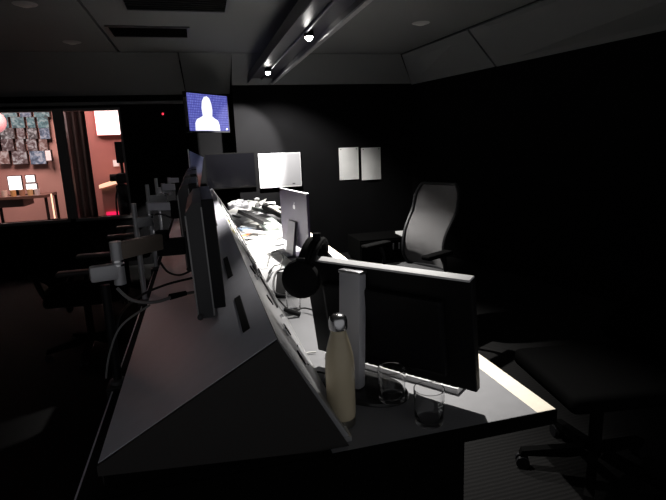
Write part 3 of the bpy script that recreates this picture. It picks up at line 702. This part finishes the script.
m_gf = mat('grey_folder', (0.4, 0.4, 0.4), 0.5); m_bf = mat('black_folder', (0.03, 0.03, 0.03), 0.4); m_lf = mat('light_blue_folder', (0.35, 0.45, 0.6), 0.5); m_of = mat('orange_card', (0.75, 0.25, 0.08), 0.5); m_gr = mat('green_grey_cover', (0.40, 0.46, 0.43), 0.5)
m_wf = mat('white_card_cover', (0.75, 0.75, 0.73), 0.5); m_df = mat('slate_cover', (0.2, 0.21, 0.21), 0.45)
FL = [(263, 221, 0.35, (0.16, 0.24, 0.03), m_gf, 'grey folder lying slanted across the far desk', 0.035, (0.16, 0.0)),
      (254, 219, 0.75, (0.10, 0.30, 0.03), m_bf, 'black folder leaning on the grey one', 0.09, (0.30, 0.15)),
      (262, 212, 0.5, (0.08, 0.26, 0.03), m_gr, 'greenish notebook near the far end of the desk', 0.05, (0.1, 0.2)),
      (246, 213, -0.2, (0.17, 0.24, 0.03), m_gf, 'grey book beside the riser near the far end', 0.002, (0, 0)),
      (246, 229, 0.3, (0.13, 0.18, 0.012), m_lf, 'light blue folder lying against the patch panel', 0.004, (0, 0)),
      (246, 236, -0.7, (0.04, 0.16, 0.01), m_of, 'narrow orange notebook among the papers', 0.02, (0, 0)),
      (273, 214, 0.9, (0.08, 0.24, 0.035), m_df, 'slate notebook propped up left of the all-in-one computer', 0.05, (0.4, 0.2)),
      (270, 226, 0.2, (0.13, 0.22, 0.03), m_gr, 'thin green-grey booklet in front of the slate notebook', 0.03, (0.2, -0.1)),
      (252, 227, -0.4, (0.14, 0.2, 0.025), m_wf, 'thick white pad between the blue folder and the grey one', 0.01, (0.05, 0.05)),
      (243, 220, 0.8, (0.12, 0.17, 0.02), m_df, 'dark slate notebook close to the yellow notes', 0.03, (0.2, 0.3)),
      (247, 221, 0.1, (0.10, 0.15, 0.03), m_wf, 'small white box-like pad by the black folder', 0.05, (0.1, -0.3)),
      (257, 233, 1.0, (0.09, 0.22, 0.012), m_gf, 'narrow grey clipboard on the white papers', 0.03, (0.08, 0.0)),
      (268, 207, -0.1, (0.18, 0.2, 0.05), m_wf, 'thick white binder at the end of the desk under the white monitor', 0.002, (0, 0))]
for f_ in FL: folder(*f_[:6], f_[6], f_[7])
for px, py, h_, lab, m in ((258, 205, 0.16, 'small upright white stand at the far end of the desk', m_white), (266, 206, 0.12, 'short upright grey canister at the far end of the desk', m_gf)):
    p = at(px, py+8, Z=ZD); t = thing('desk_canister', lab, 'canister', (p.x, min(p.y, 5.6), ZD))
    MB().lathe([(0, 0), (0.035, 0), (0.035, 0.006), (0.018, 0.012), (0.016, h_*0.6), (0.026, h_*0.65), (0.026, h_*0.95), (0.015, h_), (0, h_)], 20).build('body', m, t, True)
    MB().lathe([(0.027, h_*0.72), (0.027, h_*0.84), (0.0265, h_*0.84), (0.0265, h_*0.72)], 20, True).build('band', m_dgrey, t, True)
# far small keyboard
p = at(256, 209, Z=ZD)
k2 = thing('compact_keyboard', 'small pale keyboard at the far end of the desk under the wall monitors', 'keyboard', (p.x+0.08, min(p.y, YF-0.12), ZD), 0.05)
MB().box((0, 0, 0.008), (0.36, 0.13, 0.016), bev=0.003).build('case', m_white, k2)
kk = MB()
for r in range(4):
    for c in range(14): kk.box((-0.156+c*0.024, -0.04+r*0.027, 0.019), (0.02, 0.022, 0.006))
tag(kk.build('keys', m_greypaper, k2), kind='stuff')
# microphone-like small stand and a crumpled dark pouch near the far end
p = at(228, 207, Z=ZD+0.06)
pouch = MB().sph((0, 0, 0.06), 0.11, (1.1, 0.8, 0.55), 20, 14)
for v in pouch.bm.verts: v.co += Vector((random.uniform(-1, 1), random.uniform(-1, 1), random.uniform(-1, 1)))*0.012
for v in pouch.bm.verts: v.co.z = max(0, v.co.z)
po = pouch.build('crumpled_bag', mat('grey_plastic_bag', (0.4, 0.4, 0.42), 0.3), None, False); po.location = (0.40, 5.60, ZD); tag(po, 'crumpled grey plastic bag at the far end below the dark wall monitor', 'bag')
# pens
for i, (px, py, rz, m, lab) in enumerate(((245, 245, 0.7, m_bf, 'black pen lying across the papers'), (241, 240, 1.1, m_of, 'orange pen next to the light blue folder'), (276, 246, 0.3, m_gf, 'grey pen beside the all-in-one computer'))):
    p = at(px, py, Z=ZD+0.03); t = thing('pen', lab, 'pen', (p.x, p.y, ZD+0.032), rz, 'pens on the desk')
    MB().cyl((-0.06, 0, 0), (0.055, 0, 0), 0.0045, seg=10).build('barrel', m, t, True)
    MB().cyl((0.055, 0, 0), (0.072, 0, 0), 0.0045, 0.001, seg=10).build('tip', m_silver, t, True)
# small adhesive notes along the riser ridge
for px, py, lab in ((231, 222, 'tiny yellow note stuck near the riser ridge, the farther one'), (236, 232, 'tiny yellow note stuck near the riser ridge, the nearer one')):
    p = at(px, py, Z=0.98)
    pp = on_patch(0.12, p.y, 0.004)
    o = MB().box((0, 0, 0), (0.001, 0.05, 0.03), Rp).build('sticky_note', mat('yellow_note', (0.85, 0.7, 0.15), 0.7)); o.location = pp; tag(o, lab, 'note', 'yellow notes on the riser')

# ------------------------------------------------------------------ cables
def cable(pts, r, m, label, sub=8, plug=None):
    P = [Vector(p) for p in pts]; o = P[0].copy()
    if plug:
        t = thing('cable', label, 'cable', o, 0, 'loose cables')
        MB().tube([p-o for p in P], r, 8, sub).build('cord', m, t, True)
        i, ln, pr_ = plug; d = (P[i+1]-P[i-1] if 0 < i < len(P)-1 else (P[1]-P[0] if i == 0 else P[-1]-P[-2])).normalized()
        MB().cyl(P[i]-o-d*ln/2, P[i]-o+d*ln/2, pr_, pr_*0.8, seg=12).build('plug', m_matt, t, True)
    else:
        ob = MB().tube([p-o for p in P], r, 8, sub).build('cable', m, None, True); ob.location = o; tag(ob, label, 'cable', 'loose cables')
D = lambda x, y, h=0.006: at(x, y, Z=ZD+h)
cable([D(335, 322, 0.01), D(318, 312, 0.02), D(303, 308, 0.02), D(292, 312, 0.025), on_patch(0.85, D(290, 314).y+0.02, 0.02)], 0.0035, m_cable, 'black cable with thick plug in front of the tall glass', plug=(3, 0.07, 0.010))
cable([D(268, 262, 0.03), D(271, 253, 0.03), D(279, 252, 0.03), D(283, 257, 0.03), D(280, 264, 0.03), D(274, 266, 0.03), D(270, 272, 0.03), D(265, 282, 0.03), on_patch(0.7, D(262, 287).y, 0.012)], 0.004, m_cable, 'coiled black cable curling on the white papers', plug=(6, 0.06, 0.008))
cable([D(316, 352), D(304, 354), D(298, 362), D(302, 372), on_patch(0.75, 1.42, 0.006)], 0.003, m_wcable, 'white cable curving between the riser and the large monitor')
cable([D(330, 375), D(318, 372), D(308, 375), D(303, 384), on_patch(0.8, 1.30, 0.006)], 0.003, m_cable, 'thin black cable at the foot of the patch panel behind the bottle')
cable([D(334, 388), D(322, 387), D(314, 392), D(318, 400), D(330, 402)], 0.0045, m_cable, 'thick black cable looped beside the bottle')
cable([D(330, 396), D(322, 402), D(322, 412, 0.01), D(332, 418, 0.008)], 0.003, m_gcable, 'grey cable tucked behind the bottle')
for i, (u, y0, y1, m) in enumerate(((0.35, 1.9, 3.4, m_gcable), (0.55, 1.7, 3.0, m_cable), (0.2, 2.3, 4.6, m_wcable), (0.75, 2.6, 4.4, m_cable))):
    cable([on_patch(u+0.08*math.sin(q*1.7+i), y0+(y1-y0)*q/7, 0.010) for q in range(8)], 0.004, m, ['grey cable running along the patch panel', 'black cable running along the patch panel, nearest stretch', 'white cable along the top of the patch panel', 'black cable low along the far patch panel'][i])
# cables hanging from the monitors over the sloping top
def S(x, y, dz=0.005):          # point on the sloping top under a pixel
    lo, hi = 0.3, 9.0
    r = F + RR*((x-333)/FPX) - UU*((y-250)/FPX)
    t_ = (ZHL-XHL*sl-CAM.z)/(r.z-sl*r.x); p_ = CAM+r*t_; p_.z += dz; return p_
cable([at(117, 288, Y=1.5), at(132, 300, Y=1.5), at(155, 302, Y=1.52), at(178, 295, Y=1.56), at(196, 292, Y=1.6)], 0.005, m_gcable, 'grey cable swinging from the nearest arm to the nearest monitor', plug=(3, 0.055, 0.010))
cable([at(116, 330, Y=1.52), at(122, 312, Y=1.55), at(140, 296, Y=1.6), at(165, 285, Y=1.65), at(192, 278, Y=1.7)], 0.004, m_cable, 'black cable drooping below the nearest monitor arm')
cable([at(106, 378, Y=1.48), at(110, 352, Y=1.46), at(122, 325, Y=1.46), at(150, 305, Y=1.5)], 0.003, m_gcable, 'thin cable hanging down past the left edge of the desk')
cable([at(160, 262, Y=1.9), at(168, 272, Y=1.9), at(180, 275, Y=1.9), at(192, 270, Y=1.9)], 0.004, m_cable, 'black cable looped behind the nearest monitor arm')
cable([at(140, 230, Y=2.35), at(146, 220, Y=2.35), at(158, 214, Y=2.4), at(172, 218, Y=2.4)], 0.004, m_cable, 'dark cable looping over the second monitor arm')

# ================================================================== STUDIO BEHIND THE GLASS
YS = 9.4
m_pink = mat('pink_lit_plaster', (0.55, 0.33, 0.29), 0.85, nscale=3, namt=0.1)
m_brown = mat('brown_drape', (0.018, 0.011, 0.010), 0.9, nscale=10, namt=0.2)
struct(MB().bb((-5.5, YS, -0.1), (1.0, YS+0.1, 2.7)).build('wall_studio_back', m_pink), 'pink-lit rear wall of the studio', 'wall')
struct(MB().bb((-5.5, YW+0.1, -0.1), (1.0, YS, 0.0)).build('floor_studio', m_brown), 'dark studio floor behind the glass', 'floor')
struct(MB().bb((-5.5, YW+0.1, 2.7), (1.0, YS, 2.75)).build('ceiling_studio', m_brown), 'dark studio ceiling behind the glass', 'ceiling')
struct(MB().bb((-5.6, YW+0.1, 0), (-5.5, YS, 2.7)).build('wall_studio_left', m_pink), 'left wall of the studio', 'wall')
xq = at(140, 160, Y=YW).x
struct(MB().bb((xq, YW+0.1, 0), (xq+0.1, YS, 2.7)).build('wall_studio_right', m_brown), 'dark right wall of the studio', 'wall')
# dark drape between the two windows
a = at(66, 160, Y=8.6).x; b = at(91, 160, Y=8.6).x
dr = thing('studio_drape', 'dark brown drape hanging in the studio behind the narrow window', 'drape', ((a+b)/2, 8.6, 0))
MB().grid(lambda u, v: ((u-0.5)*(b-a)+0.03*v, 0.04*math.sin(u*22), v*2.6), 40, 4, 0.01).build('cloth', m_brown, dr, True)
MB().cyl((-0.5, 0, 2.61), (0.45, 0, 2.61), 0.015).build('rail', m_dgrey, dr)
# video wall of small screens
cols = [((0.06, 0.10, 0.11), (0.12, 0.22, 0.24), (0.35, 0.40, 0.40)), ((0.07, 0.05, 0.05), (0.16, 0.13, 0.13), (0.5, 0.42, 0.42)), ((0.09, 0.05, 0.05), (0.22, 0.14, 0.14), (0.5, 0.42, 0.42)), ((0.09, 0.10, 0.14), (0.2, 0.22, 0.30), (0.5, 0.45, 0.5)), ((0.16, 0.07, 0.06), (0.30, 0.16, 0.14), (0.55, 0.40, 0.38))]  # pinkish dark tones put the window glass haze into the pictures
vm = [screen_mat('studio_picture_%d' % i, *c, 13.0, 0.9) for i, c in enumerate(cols)]
YV = 9.3
random.seed(21)
names_r = ['top', 'second', 'third', 'fourth', 'lowest']; names_c = ['first', 'second', 'third', 'fourth', 'fifth', 'sixth']
ys_ = [106, 117, 128, 139, 151, 164]
pref = [[0, 0, 3, 0], [0, 1, 3, 0], [1, 2, 1, 3], [2, 1, 2, 4], [4, 2, 4, 3]]
for r in range(5):
    x = -16 - random.random()*6; c = 0
    while x < 46 and c < 6:
        wpx = random.uniform(9, 19); x1 = min(x+wpx, 54)
        if x1-x < 5: break
        dy0, dy1 = random.uniform(-0.8, 0.8), random.uniform(-0.8, 0.8)
        p0, p1 = at(x+0.4, ys_[r]+0.1, Y=YV), at(x1-0.2, ys_[r+1]-0.1, Y=YV)
        t = thing('studio_screen', 'small studio screen behind glass, %s row, %s from the left' % (names_r[r], names_c[c]), 'screen', ((p0.x+p1.x)/2, YV, p1.z), 0, 'screens on the studio wall')
        hw = (p1.x-p0.x)/2; h = p0.z-p1.z
        MB().bb((-hw, 0, 0), (hw, YS-YV, h)).build('casing', mat('brown_casing', (0.06, 0.035, 0.03), 0.6), t)
        MB().bb((-hw+0.004, -0.004, 0.004), (hw-0.004, 0, h-0.004)).build('picture', vm[random.choice(pref[r])], t)
        x = x1; c += 1
def studio_box(name, label, cat, p0, p1, Y, m, dep=0.04, group=None, bez=None, ground=False):
    a, b = at(*p0, Y=Y), at(*p1, Y=Y)
    t = thing(name, label, cat, ((a.x+b.x)/2, Y, 0 if ground else b.z), 0, group); hw = abs(b.x-a.x)/2; z0 = b.z if ground else 0; h = a.z-b.z
    MB().bb((-hw, 0, z0), (hw, dep, z0+h), bev=0.004).build('casing', bez or m_black, t)
    MB().bb((-hw+0.01, -0.003, z0+0.01), (hw-0.01, 0, z0+h-0.01)).build('face', m, t)
    return t, hw, h
m_wscr = mat('white_screen', (0.8, 0.8, 0.8), 0.4, emit=(1.0, 0.97, 0.98), es=1.6)
# studio desk
p0 = at(-10, 200, Y=8.6); p1 = at(52, 200, Y=8.6); zdk = at(20, 196, Y=8.4).z
sd = thing('studio_desk', 'studio desk carrying bright screens behind the wide window', 'desk', ((p0.x+p1.x)/2, 8.6, 0))
hw = (p1.x-p0.x)/2
MB().bb((-hw, -0.3, zdk-0.04), (hw, 0.35, zdk)).build('worktop', mat('brown_worktop', (0.16, 0.09, 0.07), 0.4), sd)
for s in (-1, 1):
    for yy in (-0.26, 0.29): MB().bb((s*hw, yy, 0), (s*(hw-0.035), yy+0.035, zdk-0.04)).build('leg', m_brown, sd)
MB().bb((-hw+0.05, -0.2, zdk-0.16), (-hw+0.5, 0.3, zdk-0.04)).build('drawer', mat('brown_drawer', (0.12, 0.07, 0.055), 0.5), sd)
for p0, p1, l in (((6.5, 176), (23.5, 190), 'largest bright white screen on the studio desk'), ((24.5, 175), (36, 182.5), 'small bright screen, the upper of two on the studio desk'), ((25, 183.5), (38, 190), 'small bright screen, the lower of two on the studio desk')):
    t, hw, h = studio_box('studio_computer', l, 'screen', p0, p1, 8.6, m_wscr, group='bright screens on the studio desk')
    if 'upper' not in l:
        zz = t.location.z-zdk; MB().bb((-0.03, 0.005, -zz), (0.03, 0.03, 0.0)).build('stand', m_black, t); MB().bb((-0.09, -0.04, -zz), (0.09, 0.08, -zz+0.01)).build('foot', m_black, t)
    else: MB().bb((-0.02, 0.042, zdk-t.location.z), (0.02, 0.06, 0.05)).build('stand', m_black, t)
for i, px in enumerate((5, 14, 23, 31, 38)):
    p = at(px, 197, Y=8.4); t = thing('studio_mug', ['small pale cup', 'small amber cup', 'small brown cup', 'small gold cup', 'small white cup'][i]+' standing on the studio desk behind glass', 'cup', (p.x, 8.4, zdk), 0, 'cups on the studio desk')
    MB().lathe([(0, 0), (0.035, 0), (0.04, 0.09), (0.036, 0.09), (0.032, 0.008), (0, 0.008)], 16).build('cup', mat('cup_%d' % i, [(0.8, 0.7, 0.6), (0.8, 0.5, 0.2), (0.5, 0.3, 0.2), (0.8, 0.6, 0.3), (0.8, 0.8, 0.8)][i], 0.4), t, True)
# sheet, strip lamp, round lamp
studio_box('studio_notice', 'white square notice on the studio wall right of the screens', 'notice', (44, 150), (52.5, 161), 9.2, mat('notice_white_glow', (0.8, 0.75, 0.75), 0.7, emit=(0.9, 0.8, 0.8), es=0.25), 0.08)  # plain sheet given a faint glow of its own to look lit
t, hw, h = studio_box('strip_lamp', 'glowing warm vertical strip lamp at the right end of the wide window', 'lamp', (51, 193), (55, 219), 8.2, mat('warm_strip', (1, 0.7, 0.5), 0.4, emit=(1.0, 0.62, 0.42), es=1.6), 0.04, bez=m_brown, ground=True)
a = at(53, 219, Y=8.2).z; MB().bb((-0.05, -0.02, 0), (0.05, 0.06, a)).build('foot', m_brown, t)
p = at(-6.5, 122, Y=8.9); t = thing('globe_lamp', 'pink glowing globe lamp at the left edge of the picture', 'lamp', p)
MB().sph((0, 0, 0), 0.17).build('globe', mat('pink_globe', (0.8, 0.4, 0.4), 0.5, emit=(1.0, 0.42, 0.45), es=0.55), t, True)
MB().cyl((0, 0, 0.16), (0, 0, 2.7-p.z), 0.01).build('cord', m_black, t)
# narrow window: pink panel with light box, sign, camera, counter
YP = 8.4
xa_, xb_ = at(91, 160, Y=YP).x, xq
struct(MB().bb((xa_, YP, 0), (min(xb_, xq), YP+0.1, 2.7)).build('wall_studio_panel', mat('rose_panel', (0.42, 0.20, 0.18), 0.8, nscale=4, namt=0.12)), 'rose partition inside the studio', 'wall')
studio_box('light_box', 'glowing white-pink light box high in the narrow studio window', 'light box', (92, 100), (122, 135), YP-0.06, mat('lightbox_face', (1, 0.9, 0.9), 0.4, emit=(1.0, 0.80, 0.78), es=2.2), 0.058, bez=mat('red_frame', (0.6, 0.08, 0.08), 0.5))
studio_box('wall_sign', 'small white sign on the rose partition', 'sign', (112.5, 160), (119.5, 166.5), YP-0.02, mat('sign_white_glow', (0.85, 0.85, 0.85), 0.6, emit=(0.9, 0.9, 0.9), es=0.35), 0.018, bez=m_white)  # sign face carries a faint added glow
a, b = at(101, 187, Y=7.9), at(124, 187, Y=7.9)
t = thing('studio_counter', 'rose counter with peach top painted as lit behind the narrow window', 'counter', ((a.x+b.x)/2, 7.9, 0)); hw = (b.x-a.x)/2
MB().prism([(-hw, 0), (hw, 0), (hw, a.z+0.06), (-hw, a.z-0.02)], 'y', 0, 0.3).build('body', mat('rose_counter', (0.6, 0.30, 0.26), 0.6), t)
MB().prism([(-hw-0.02, a.z-0.02), (hw, a.z+0.06), (hw, a.z+0.12), (-hw-0.02, a.z+0.03)], 'y', -0.03, 0.32).build('lit_top', mat('peach_lit_emission', (1, 0.7, 0.5), 0.4, emit=(1.0, 0.66, 0.45), es=1.1), t)  # counter top is no lamp; the light on it is emission
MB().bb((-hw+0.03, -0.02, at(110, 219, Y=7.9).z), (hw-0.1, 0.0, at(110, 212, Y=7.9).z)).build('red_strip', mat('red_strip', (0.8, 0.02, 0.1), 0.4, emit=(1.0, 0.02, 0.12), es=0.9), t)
# studio camera on a pedestal, a dark silhouette
cpos = at(121, 178, Y=7.35)
t = thing('studio_camera', 'black studio camera on a pedestal silhouetted in the narrow window', 'camera', (cpos.x, 7.35, 0))
MB().box((0.02, 0, cpos.z), (0.13, 0.3, 0.13), bev=0.015).build('camera_body', m_matt, t)
MB().cyl((-0.13, -0.03, cpos.z+0.01), (-0.03, -0.03, cpos.z+0.01), 0.05, seg=18).build('lens_barrel', m_matt, t, True)
MB().box((0.03, 0.0, cpos.z+0.34), (0.11, 0.1, 0.28), bev=0.01).build('viewfinder', m_matt, t)
MB().cyl((0.03, 0, cpos.z+0.06), (0.03, 0, cpos.z+0.22), 0.02, seg=12).build('viewfinder_post', m_matt, t)
MB().lathe([(0, 0), (0.15, 0), (0.15, 0.12), (0.08, 0.3), (0.08, cpos.z-0.1), (0, cpos.z-0.06)], 20).build('pedestal', m_matt, t, True)
MB().tube([(-0.02, -0.05, cpos.z-0.05), (-0.08, -0.08, cpos.z-0.25), (-0.09, -0.1, cpos.z-0.5)], 0.012).build('pan_handle', m_matt, t, True)

# warm light inside the studio
def area(name, loc, target, w_, s, col):
    l = bpy.data.lights.new(name, 'AREA'); l.energy = w_; l.size = s; l.color = col
    o = bpy.data.objects.new(name, l); COL.objects.link(o); o.location = loc
    o.rotation_euler = (Vector(target)-Vector(loc)).to_track_quat('-Z', 'Y').to_euler(); return o
area('studio_ceiling_light', (-2.4, 8.0, 2.62), (-2.3, 8.3, 0), STUDIO_W, 1.0, (1.0, 0.68, 0.62))
area('studio_ceiling_light', (-0.95, 7.6, 2.62), (-0.95, 8.0, 0), STUDIO_W*0.3, 0.5, (1.0, 0.5, 0.48))
